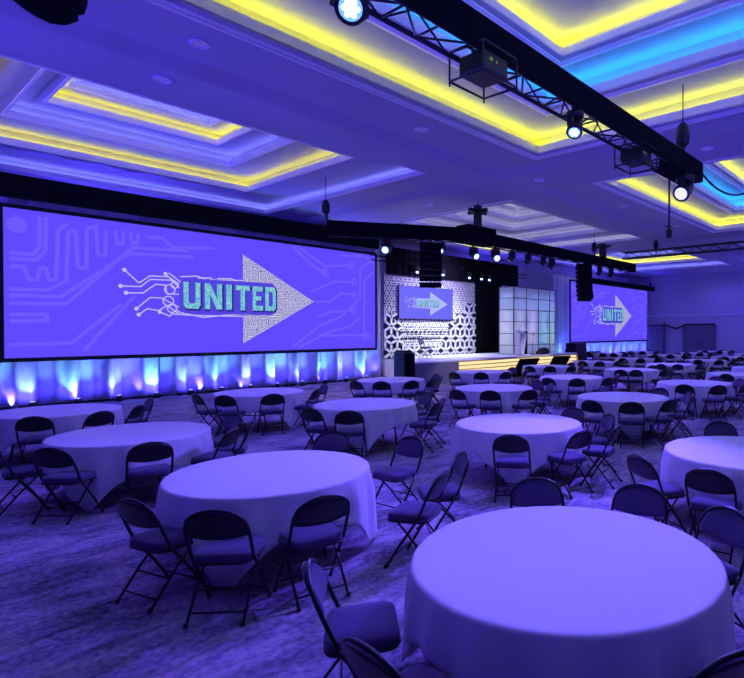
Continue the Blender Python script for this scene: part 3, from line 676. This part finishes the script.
# moving heads
def head_parts(lens, sc=1.0):
    t = empty('moving_head_light', (0, 0, 0))
    MB().tube([(0, 0, 0), (0, 0, -.06)], .03).box(-.06, .06, -.03, .03, -.02, .04).build('clamp', M_METAL, t)
    MB().lathe([(.11, -.16), (.15, -.15), (.15, -.07), (.11, -.05)], 14).build('base', M_METAL, t)
    MB().box(-.17, -.13, -.05, .05, -.33, -.16).box(.13, .17, -.05, .05, -.33, -.16).box(-.17, .17, -.06, .06, -.18, -.155).build('yoke', M_METAL, t)
    return t
HEADS = []
def moving_head(x, y, z, aim, label, lens=M_LENS, sc=1.0, light=None):
    if not HEADS: t = head_parts(lens); HEADS.append(t)
    else:
        t = HEADS[0].copy(); COL.objects.link(t)
        for c in HEADS[0].children:
            if c.name.startswith(('clamp', 'base', 'yoke')): d = c.copy(); COL.objects.link(d); d.parent = t
    t.location = (x, y, z); t.scale = (sc,) * 3
    tag(t, label, 'stage light', 'moving head lights hung from the trusses')
    d = (Vector(aim) - Vector((x, y, z - .28 * sc))).normalized()
    q = d.to_track_quat('-Z', 'Y').to_matrix().to_4x4(); M = Matrix.Translation((0, 0, -.28)) @ q
    MB().lathe([(.07, .16), (.11, .12), (.125, 0), (.125, -.14), (.135, -.15), (.135, -.19), (.10, -.19)], 18, M=M).build('head', M_METAL, t)
    MB().lathe([(.001, -.192), (.10, -.192), (.10, -.185), (.001, -.185)], 18, M=M, cap=False).build('lens', M_LENSB if lens is M_LENS else lens, t)
    if lens is not M_GLASS:
        fm = MB()
        for k in range(7):
            rr = 0 if k == 0 else .055
            fm.lathe([(.001, -.199), (.022, -.199), (.024, -.193)], 10, c=(rr * math.cos(k * math.pi / 3), rr * math.sin(k * math.pi / 3), 0), M=M, cap=False)
        fm.build('lens_facets', lens, t)
    if light:
        p = Vector((0, 0, -.28)) + d * .22
        spot('lamp', p, p + d, light[0], light[1], light[2], .5, .05, t)
    return t
CV = (0, 0, 2)
moving_head(2.69, 3.74, 4.93, (.8, .8, 2.3), 'moving head with a bright faceted white lens, hanging left of the nearest truss', sc=.9, light=(WASH_W * .5, KEY, 100))
moving_head(6.1, 3.76, 4.93, (3.2, 2.4, 0), 'small moving head hanging from the middle of the nearest truss', sc=.75, light=(WASH_W * 1.3, KEY, 92))
moving_head(9.75, 3.72, 4.93, (2.2, 4.0, 0), 'moving head hanging at the right end of the nearest truss', M_LENSD, sc=1.1, light=(WASH_W * 5.6, KEY, 64))
HP = [(11.9, 14.55, 5.15, 1, 1.5), (12.9, 13.85, 5.15, 0, 1.2), (13.35, 13.5, 5.15, 1, 1.2), (14.1, 12.7, 5.0, 1, 1.3), (15.15, 12.6, 5.055, 0, 1.4), (16.1, 12.6, 5.055, 2, 1.1), (17.1, 12.6, 5.055, 2, 1.1), (18.1, 12.6, 5.055, 2, 1.0), (18.7, 12.6, 5.055, 2, 1.2), (21.6, 12.6, 5.055, 1, 1.2), (22.6, 12.6, 5.055, 2, 1.1), (23.7, 12.6, 5.055, 2, 1.1)]
NM = ['first', 'second', 'third', 'fourth', 'fifth', 'sixth', 'seventh', 'eighth', 'ninth', 'tenth', 'eleventh', 'last']
AIM = [(6, 8, 0), (8, 6, 0), (7, 7, 0), (9, 7, 0), (10, 5, 0), (12, 14, 1), (15, 15, 1), (17, 15, 1), (17, 16, 0), (15, 6, 0), (22, 15, 1), (24, 16, 1)]
for i, (x, y, z, k, sc) in enumerate(HP):
    lg = (WASH_W * 3.2, KEY, 75) if k == 1 else ((WASH_W * 1.2, (.8, .75, 1.0), 40) if i in (5, 7, 10) else None)  # a few dark heads also carry an added white stage lamp
    moving_head(x, y, z, AIM[i] if k != 1 else {0: (2, 8, .5), 2: (8, 9.5, .5), 3: (12.5, 5.5, .5), 9: (20, 8, .5)}[i], '%s moving head from the left hanging under the stage truss' % NM[i] + (', lit white' if k == 1 else ', without bright lens'), (M_LENS, M_LENSD, M_GLASS)[(0 if k == 1 else k + 1 if k == 0 else 2)], sc * .8, lg)
for i, x in enumerate((16.9, 18.5, 20.3, 21.2, 21.8)):
    moving_head(x * 1.043 - .1, 19.25, 5.10, (x - 2, 17.4, 1.0), '%s small spotlight from the left under the truss above the lattice wall' % NM[i], M_LENS, .7, (420, (.45, .35, 1.0), 80) if i % 2 == 0 else None)
for x in (17.0, 19.6, 21.6):
    pass
spot('added_lattice_wash', (18.9, 17.6, 4.7), (18.9, 19.74, 1.2), 950, (.85, .92, 1.0), 110, .8, .15)  # added lamp without fixture, brightens the lattice wall

spot('added_lattice_wash', (18.9, 17.4, 4.9), (18.9, 19.74, 4.0), 650, (.50, .40, 1.0), 125, .8, .15)  # second added lamp, tints the upper lattice violet
# pole with clamp hanging from the nearest truss
t = empty('hanging_pole', (9.84, 4.05, 4.93)); tag(t, 'thin black pole with a clamp hanging below the right end of the nearest truss', 'pole')
MB().tube([(0, 0, 0), (0, 0, -1.0)], .018).build('pole', M_METAL, t)
MB().tube([(-.16, 0, -.93), (.16, 0, -.90)], .015).lathe([(.05, -1.12), (.06, -1.0), (.03, -.95)], 10).tube([(.0, 0, -1.05), (.12, 0, -1.0)], .015).build('clamp', M_METAL, t)
# projector cages
def projector(x, y, z, label, wd=.54, dp=.46, ht=.30):
    t = empty('caged_projector', (x, y, z)); tag(t, label, 'projector')
    f = MB(); r = .010
    for zz in (0, ht * .98):
        for a, b in (((-wd / 2, -dp / 2), (wd / 2, -dp / 2)), ((wd / 2, -dp / 2), (wd / 2, dp / 2)), ((wd / 2, dp / 2), (-wd / 2, dp / 2)), ((-wd / 2, dp / 2), (-wd / 2, -dp / 2))):
            if zz and False: continue
            f.tube([(*a, zz), (*b, zz)], r * 1.3)
    for a in ((-wd / 2, -dp / 2), (wd / 2, -dp / 2), (wd / 2, dp / 2), (-wd / 2, dp / 2)): f.tube([(*a, -.05), (*a, ht)], r)
    f.tube([(-wd / 2, 0, ht), (wd / 2, 0, ht)], r * 1.4).build('cage', M_METAL, t)
    MB().box(-wd * .36, wd * .36, -dp * .38, dp * .38, .06, .26).build('projector_body', M_METAL, t, bevel=.02)
    MB().lathe([(.05, 0), (.06, .05), (.05, .055)], 16, M=Matrix.Translation((-.05, dp * .38, .17)) @ Matrix.Rotation(R(-90), 4, 'X')).build('lens', M_GLASS, t)
    MB().box(-.10, -.06, -dp * .385, -dp * .38, .17, .20).box(.0, .02, -dp * .385, -dp * .38, .17, .20).build('indicator_light', emis('green indicator', (.5, .7, .1), .25), t)
    MB().tube([(-.12, 0, ht - .1), (-.12, 0, ht - .06)], .03).tube([(.12, 0, ht - .1), (.12, 0, ht - .06)], .03).build('truss_clamp', M_METAL, t)
projector(4.42, 3.84, 4.68, 'black projector in a tubular cage under the left part of the nearest truss')
projector(8.15, 3.90, 4.68, 'black projector in a tubular cage near the right end of the nearest truss')

# line arrays
def line_array(x, y, ztop, n, wd, rz, curve, label, dh=.2):
    t = empty('line_array_speaker', (x, y, ztop), rz); tag(t, label, 'speaker')
    M = Matrix.Identity(4); a = 0; p = Vector((0, 0, 0))
    MB().box(-wd / 2, wd / 2, -.2, .2, 0, .08).tube([(0, 0, .05), (0, 0, .35)], .03).build('rigging_frame', M_BLACK, t)
    for k in range(n):
        M = Matrix.Translation(p) @ Matrix.Rotation(R(a), 4, 'X')
        ww = wd / 2
        MB().prism([(-.24, -.01), (-.2, -dh + .01), (.2, -dh + .03), (.2, -.03)], -ww, ww, 'x', M=M).build('cabinet', M_BLACK, t)
        p = p + (Matrix.Rotation(R(a), 4, 'X') @ Vector((0, 0, -dh))); a += curve * (k + 1) / n
line_array(12.95, 13.6, 4.95, 7, .72, R(-42), 3, 'black line array speaker hanging before the lattice wall')
line_array(21.1, 12.55, 4.93, 8, .62, R(-40), -7, 'black curved line array speaker hanging in front of the right screen', .19)
lb = empty('cable_swag', (1.30, 6.5, 4.93)); tag(lb, 'black bundled cable loop hanging at the top left of the view', 'cable')
MB().tube(arc([(-.75, 0, 1.1), (-.45, 0, .60), (-.15, 0, .30), (.12, 0, .17), (.24, 0, .32), (.22, 0, .75), (.16, 0, 1.7)], 4), .155, 12, rs=None).build('bundle', M_BLACK, lb)

# cables
c = MB(); P0, P1 = Vector((10.55, 3.9, 5.4)), Vector((14.5, 3.1, 6.55)); pts = []
for k in range(21):
    q = k / 20; p = P0.lerp(P1, q); p.z -= 1.0 * 4 * q * (1 - q) * (1 - .15 * q); pts.append(p)
tag(c.tube(pts, .022, 6).build('hanging_cable', M_CORD), 'black cable sagging from the right end of the nearest truss', 'cable')

# ================================================================== TABLES AND CHAIRS
TR = .915; TZ = .76
def cloth_mesh(rot, seed, half=1.23):
    rnd = random.Random(seed); n = 144; vs = []; fs = []; sm = []
    ph = [rnd.uniform(0, 6.28) for _ in range(5)]
    rings = [(.0, TZ), (.45, TZ), (.85, TZ)]
    top_r = TR - .012
    prof = [(r, z) for r, z in rings[1:]] + [(top_r - .01, TZ), (top_r + .004, TZ - .002), (TR, TZ - .010), (TR + .003, TZ - .022)]
    for r, z in prof:
        for k in range(n):
            a = 2 * math.pi * k / n; vs.append((r * math.cos(a), r * math.sin(a), z))
    NR = 9
    for j in range(1, NR + 1):
        for k in range(n):
            a = 2 * math.pi * k / n; b = a - rot
            drop = min(.735, half / max(abs(math.cos(b)), abs(math.sin(b))) - TR)
            c4 = abs(math.sin(2 * b))        # 1 at cloth corners
            t = j / NR; dz = .03 + (drop - .03) * t
            f1 = math.sin(a * 16 + ph[0] + .8 * math.sin(a * 3 + ph[1]) + .5 * math.sin(a * 5 + ph[4])); f1 = f1 * abs(f1) ** .3
            fold = f1 * (.55 + .45 * c4 ** 2) + .35 * math.sin(a * 29 + ph[2] + math.sin(a * 4)) * c4 + .3 * math.sin(a * 6 + ph[3])
            amp = .036 * min(1, dz / .22)
            r = TR + .003 + .05 * dz * c4 ** 3 + amp * (fold * .9 + .3)
            r = max(r, TR + .002)
            vs.append((r * math.cos(a), r * math.sin(a), TZ - dz + .006 * math.sin(a * 23 + ph[4])))
    nr = len(prof) + NR
    for j in range(nr - 1):
        for k in range(n): fs.append((j * n + k, j * n + (k + 1) % n, (j + 1) * n + (k + 1) % n, (j + 1) * n + k))
    c = len(vs); vs.append((0, 0, TZ))
    for k in range(n): fs.append((c, (k + 1) % n, k))
    mb = MB(); mb.add(vs, fs, True); return mb

def make_table():
    t = empty('round_table')
    MB().lathe([(TR - .03, TZ - .035), (TR - .02, TZ - .035), (TR - .02, TZ - .012), (TR - .03, TZ - .012)], 48).build('tabletop', M_WOOD, t)
    for s in (-1, 1):
        for u in (-1, 1):
            MB().tube([(s * .45, u * .30, TZ - .04), (s * .45, u * .34, .25), (s * .47, u * .38, .0)], .016).build('leg', M_METAL, t)
        MB().tube([(s * .45, -.33, .3), (s * .45, .33, .3)], .012).tube([(s * .45, 0, .3), (s * .1, 0, TZ - .04)], .010).build('brace', M_METAL, t)
    return t

def chair_mbs():
    # faces +y; origin on the floor under the seat centre
    d = {}
    ztop = .83
    sd = .222
    bf = MB()
    bk = lambda z: -.115 - (z - .46) * .42      # slope of the back
    pts = [(-sd, bk(.46), .46), (-sd, bk(.60), .60), (-sd, bk(.655), .655)]
    for a in range(1, 8):
        th = math.pi * a / 8; zz = .665 + .165 * math.sin(th) ** .85; pts.append((-sd * math.cos(th) ** 1 if math.cos(th) >= 0 else sd * abs(math.cos(th)), bk(zz), zz))
    pts += [(sd, bk(.655), .655), (sd, bk(.60), .60), (sd, bk(.46), .46)]
    bf.tube(arc(pts, 2), .0128, 8); d['back_frame'] = bf
    legs = []
    for s in (-1, 1):
        legs.append(MB().tube([(s * sd, bk(.46), .46), (s * (sd + .006), .07, .20), (s * (sd + .01), .19, .012)], .0128, 8).lathe([(.016, 0), (.016, .02), (.013, .03)], 10, (s * (sd + .01), .195, 0)))
    for s in (-1, 1):
        legs.append(MB().tube([(s * .195, .12, .435), (s * .195, -.08, .22), (s * .195, -.25, .012)], .0105, 8).lathe([(.016, 0), (.016, .02), (.013, .03)], 10, (s * .195, -.255, 0)))
    d['legs'] = legs
    cb = MB().tube([(-sd, .135, .10), (sd, .135, .10)], .008, 6)
    cb2 = MB().tube([(-.195, -.20, .075), (.195, -.20, .075)], .008, 6).tube([(-.195, -.10, .195), (.195, -.10, .195)], .008, 6)
    d['crossbars'] = [cb, cb2]
    # seat: padded rounded trapezoid
    seat = MB(); out = []
    for a in range(32):
        th = 2 * math.pi * a / 32; c, s_ = math.cos(th), math.sin(th)
        e = .34; x = abs(c) ** e * (1 if c > 0 else -1); y = abs(s_) ** e * (1 if s_ > 0 else -1)
        out.append((x * (.212 + .008 * y), y * .195 + .012))
    prof_ = [(.94, .418), (1.0, .428), (1.0, .456), (.985, .472), (.93, .484), (.6, .492), (.2, .494)]
    vs = [(x * k, (y - .015) * k + .015, z) for k, z in prof_ for x, y in out]; n = 32
    fs = [(i * n + k, i * n + (k + 1) % n, (i + 1) * n + (k + 1) % n, (i + 1) * n + k) for i in range(len(prof_) - 1) for k in range(n)] + [tuple(range(n))[::-1], tuple((len(prof_) - 1) * n + k for k in range(n))]
    seat.add(vs, fs, True); d['seat'] = seat
    sf = MB(); o2 = [(x * .99, (y - .015) * .99 + .015, .418) for x, y in out]; sf.tube(o2, .011, 6, closed=True); sf.tube([(-sd, bk(.46), .45), (-.2, -.05, .425)], .010, 6).tube([(sd, bk(.46), .45), (.2, -.05, .425)], .010, 6); d['seat_frame'] = sf
    # backrest: curved padded panel
    def panel(y_off, th, inset):
        mb = MB(); nx, nz = 14, 6; F = []
        for side in (0, 1):
            for j in range(nz + 1):
                for i in range(nx + 1):
                    u = i / nx * 2 - 1; v = j / nz
                    hw = sd - inset
                    x = u * hw
                    # top edge follows the frame arc; bottom edge gently bowed
                    ztp = .665 + .165 * max(0, 1 - u * u) ** .425 - inset * .8
                    zb = .60 + .03 * u * u
                    z = zb + (ztp - zb) * v
                    y = bk(z) - .028 * (1 - u * u) + y_off
                    edge = min(1, 4 * min(v, 1 - v) + .15) * min(1, 5 * (1 - abs(u)) + .1)
                    y += (th * edge if side == 0 else -.004)
                    F.append((x, y, z))
        N = (nx + 1) * (nz + 1); fs = []
        for j in range(nz):
            for i in range(nx):
                a = j * (nx + 1) + i; fs.append((a, a + 1, a + nx + 2, a + nx + 1)); b = a + N; fs.append((b, b + nx + 1, b + nx + 2, b + 1))
        for i in range(nx): fs.append((i, i + N, i + 1 + N, i + 1)); a = nz * (nx + 1) + i; fs.append((a, a + 1, a + 1 + N, a + N))
        for j in range(nz):
            a = j * (nx + 1); fs.append((a, a + nx + 1, a + nx + 1 + N, a + N)); a += nx; fs.append((a, a + N, a + N + nx + 1, a + nx + 1))
        mb.add(F, fs, True); return mb
    d['backrest'] = panel(.006, .022, .004)
    d['back_shell'] = panel(-.004, .003, .002)
    return d

def make_chair():
    d = chair_mbs(); t = empty('folding_chair')
    d['seat'].build('seat', M_PAD, t); d['seat_frame'].build('seat_frame', M_CHAIR, t)
    b = d['backrest'].build('backrest', M_PAD, t); d['back_shell'].build('back_shell', M_CHAIR, b)
    d['back_frame'].build('back_frame', M_CHAIR, t)
    for l in d['legs']: l.build('leg', M_CHAIR, t)
    for c_ in d['crossbars']: c_.build('crossbar', M_CHAIR, t)
    return t
def make_far_chair():
    d = chair_mbs(); mb = MB()
    for q in [d['seat'], d['seat_frame'], d['backrest'], d['back_shell'], d['back_frame']] + d['legs'] + d['crossbars']:
        mb.add(q.v, q.f, True)
    return mb.build('folding_chair', M_CHAIR)

RING = [-173, -143, -108, -75, -43, -8]
# x, y, cloth corner angle, chairs (angle, radius of the back)
T = [
 (2.84, 1.82, 30, [(42, 1.45), (6, 1.45), (-25, 1.40), (-114, 1.30), (141, 1.47), (179, 1.45)], 'the nearest table in the bottom right foreground'),
 (2.77, 5.12, -50, [(-168, 1.30), (-133, 1.45), (-103, 1.40), (-62, 1.74), (-39, 1.90), (-3, 1.75), (36, 1.68)], 'the big table left of the picture centre'),
 (2.65, 8.44, 45, [(-142, 1.32), (-99, 1.34), (175, 1.36), (-55, 1.38), (-28, 1.45), (5, 1.42)], 'the third table back along the left side'),
 (2.60, 11.85, 20, [(-113, 1.35), (-46, 1.35), (-5, 1.4), (-160, 1.4), (-80, 1.4)], 'the table at the left edge below the drape'),
 (6.55, 1.75, 10, [(180, 1.43), (149, 1.49), (28, 1.6)], 'the table cut by the right edge of the picture'),
 (6.50, 4.97, 35, [(-146, 1.42), (-107, 1.38), (-76, 1.49), (-41, 1.44), (-6, 1.38)], 'the table in the centre with an empty aisle before it'),
 (6.41, 8.47, -40, [(-171, 1.32), (-138, 1.47), (-72, 1.5), (-42, 1.45), (-5, 1.42)], 'the second table back in the second column from the left'),
 (6.20, 11.94, 15, [(-179, 1.36), (-146, 1.36), (-106, 1.34), (-59, 1.35), (-16, 1.45)], 'the table beside the drape under the left screen'),
 (10.38, 5.25, 40, [(-175, 1.5), (-146, 1.48), (-114, 1.36), (-80, 1.38), (-47, 1.4), (-9, 1.42)], 'the table right of centre with a clear aisle in front'),
 (10.13, 8.48, -35, None, ''), (10.02, 12.1, 20, None, ''),
 (14.33, 5.21, 25, [(-169, 1.46), (-139, 1.5), (-100, 1.4), (-60, 1.4), (-38, 1.4), (-5, 1.4)], ''),
 (13.9, 8.68, 5, None, ''), (13.87, 12.07, 40, None, ''),
 (18.2, 5.25, 15, None, ''), (17.9, 8.72, 30, None, ''), (17.6, 12.1, -20, None, ''),
 (21.72, 5.5, 0, None, ''), (21.7, 8.87, 22, None, ''), (21.5, 12.3, 40, None, ''),
 (25.8, 8.86, 10, None, ''), (25.1, 12.06, 35, None, ''), (29.6, 8.9, 20, None, ''), (29.9, 12.54, 5, None, ''),
 (33.6, 8.9, 40, None, ''), (33.6, 12.4, 15, None, ''), (37.6, 9.0, 0, None, ''), (37.4, 12.4, 25, None, ''), (29.6, 15.8, 10, None, ''), (33.6, 15.9, 30, None, ''),
]
rowname = lambda y: 0 if y < 3.3 else 1 if y < 7 else 2 if y < 10.3 else 3 if y < 14 else 4
RN = ['row nearest the camera', 'second row back', 'third row back', 'fourth row back', 'farthest row']
ORD = ['first', 'second', 'third', 'fourth', 'fifth', 'sixth', 'seventh', 'eighth', 'ninth', 'tenth']
byrow = {}
for t in sorted(T, key=lambda t: t[0]): byrow.setdefault(rowname(t[1]), []).append(t)
def tname(t):
    r = rowname(t[1]); k = byrow[r].index(t)
    return '%s table from left, %s' % (ORD[k], RN[r])
SIDES = ['near side', 'near right', 'right side', 'far right', 'far side', 'far left', 'left side', 'near left']

def inview(x, y, z=.6, m=50):
    v = Vector((x, y, z)) - CAM_LOC; rt = Vector((math.sin(YAW), -math.cos(YAW), 0)); f = v.dot(fw)
    if f < .2: return False
    px = 507.1 + 556.5 * v.dot(rt) / f
    py = 331 - 556.5 * v.z / f
    mm = m * 1 + 556.5 * .3 / f
    return -mm < px < 744 + mm and py < 678 + mm * 1.5

table0 = make_table(); chair0 = make_chair(); far0 = None
ct = 0; nchair = 0
for ti, t in enumerate(T):
    x, y, rot, chairs, desc = t
    nm = tname(t)
    tb = table0 if ti == 0 else dup(table0)
    tb.location = (x, y, 0); tb.rotation_euler.z = R(rot + 20)
    tag(tb, 'round folding table under cloth: ' + nm, 'table', 'round banquet tables')
    cl = cloth_mesh(R(rot + 45), ti).build('tablecloth', M_CLOTH, loc=(x, y, 0), recalc=False)
    so = cl.modifiers.new('thick', 'SOLIDIFY'); so.thickness = .002; so.offset = 0
    tag(cl, 'white tablecloth draped over ' + nm, 'tablecloth', 'white cloths draped over the round tables')
    rnd = random.Random(100 + ti)
    if chairs is None:
        chairs = [(a + rnd.uniform(-5, 5), 1.41 + rnd.uniform(-.05, .10)) for a in RING]
    toc = math.degrees(math.atan2(-y, -x))
    used = {}
    lst = sorted(chairs, key=lambda c: ((c[0] - toc) % 360))
    # one distinct side name per chair, in order round the table
    names = []
    taken = set()
    for a, r in lst:
        k = int(round(((a - toc) % 360) / 45)) % 8; names.append(k)
    for i in range(len(names)):
        while names[i] in taken: names[i] = (names[i] + 1) % 8
        taken.add(names[i])
    for (a, r), k in zip(lst, names):
        th = R(a); r2 = r - .27
        cx, cy = x + r2 * math.cos(th), y + r2 * math.sin(th)
        if not inview(cx, cy): continue
        jit = rnd.uniform(-7, 7)
        far = x > 17
        if far:
            if far0 is None: far0 = make_far_chair(); c_ = far0
            else: c_ = far0.copy(); COL.objects.link(c_)
        else:
            c_ = chair0 if nchair == 0 else dup(chair0)
            nchair += 1
        c_.location = (cx, cy, 0)
        c_.rotation_euler = (0, 0, th + math.pi / 2 + R(jit))
        tag(c_, 'black folding chair, %s of %s' % (SIDES[k], nm), 'chair', 'black folding chairs round the banquet tables')
        ct += 1
sc_ = dup(chair0); sc_.location = (16.75, 17.9, .921); sc_.rotation_euler = (0, 0, R(200))
tag(sc_, 'lone folding chair standing on the left part of the stage', 'chair', 'folding chair on the stage'); del sc_['group']
print('chairs', ct)

# ================================================================== added unseen flood lamps that tint ceiling and walls
def fill_flood(x, y, tx, ty, tz, en, label, z=2.3, col=FLOOD, size=124):
    t = empty('added_flood_light', (x, y, 0)); tag(t, label, 'flood light', 'added unseen violet floods for ceiling and walls')
    MB().tube([(0, 0, .02), (0, 0, z)], .02).build('stand', M_METAL, t)
    MB().lathe([(.25, 0), (.25, .03), (.03, .05)], 16).build('foot', M_METAL, t)
    MB().box(-.2, .2, -.2, .2, z, z + .12).build('housing', M_METAL, t, bevel=.01)
    spot('lamp', (0, 0, z + .16), (tx - x, ty - y, tz), en, col, size, .6, .15, t)
for i, (x, y) in enumerate(((-2.5, -3.5), (8, -3.8), (20, -3.8), (33, -3.8), (-3.2, 9), (-3.0, 16), (41, 1.5), (6, 20.9), (24.5, 20.9), (36.5, 20.9))):
    fill_flood(x, y, x + (3 if x < 0 else 2.85 if x > 40 else 0), y + 3.5 if y < 0 else y - 3.5 if y > 20 else y + (11 if x > 40 else 0), 4.5 if x > 40 else 7.0, UP_W * (2.0 if x > 40 else .5 if y > 20 else 1.3 if x > 15 else 1), 'added violet flood lamp for room tint, ' + ('behind the stage drapes, ' if y > 20 else 'beside the side wall, ' if y > 0 else 'behind the viewer, ') + NM[i])
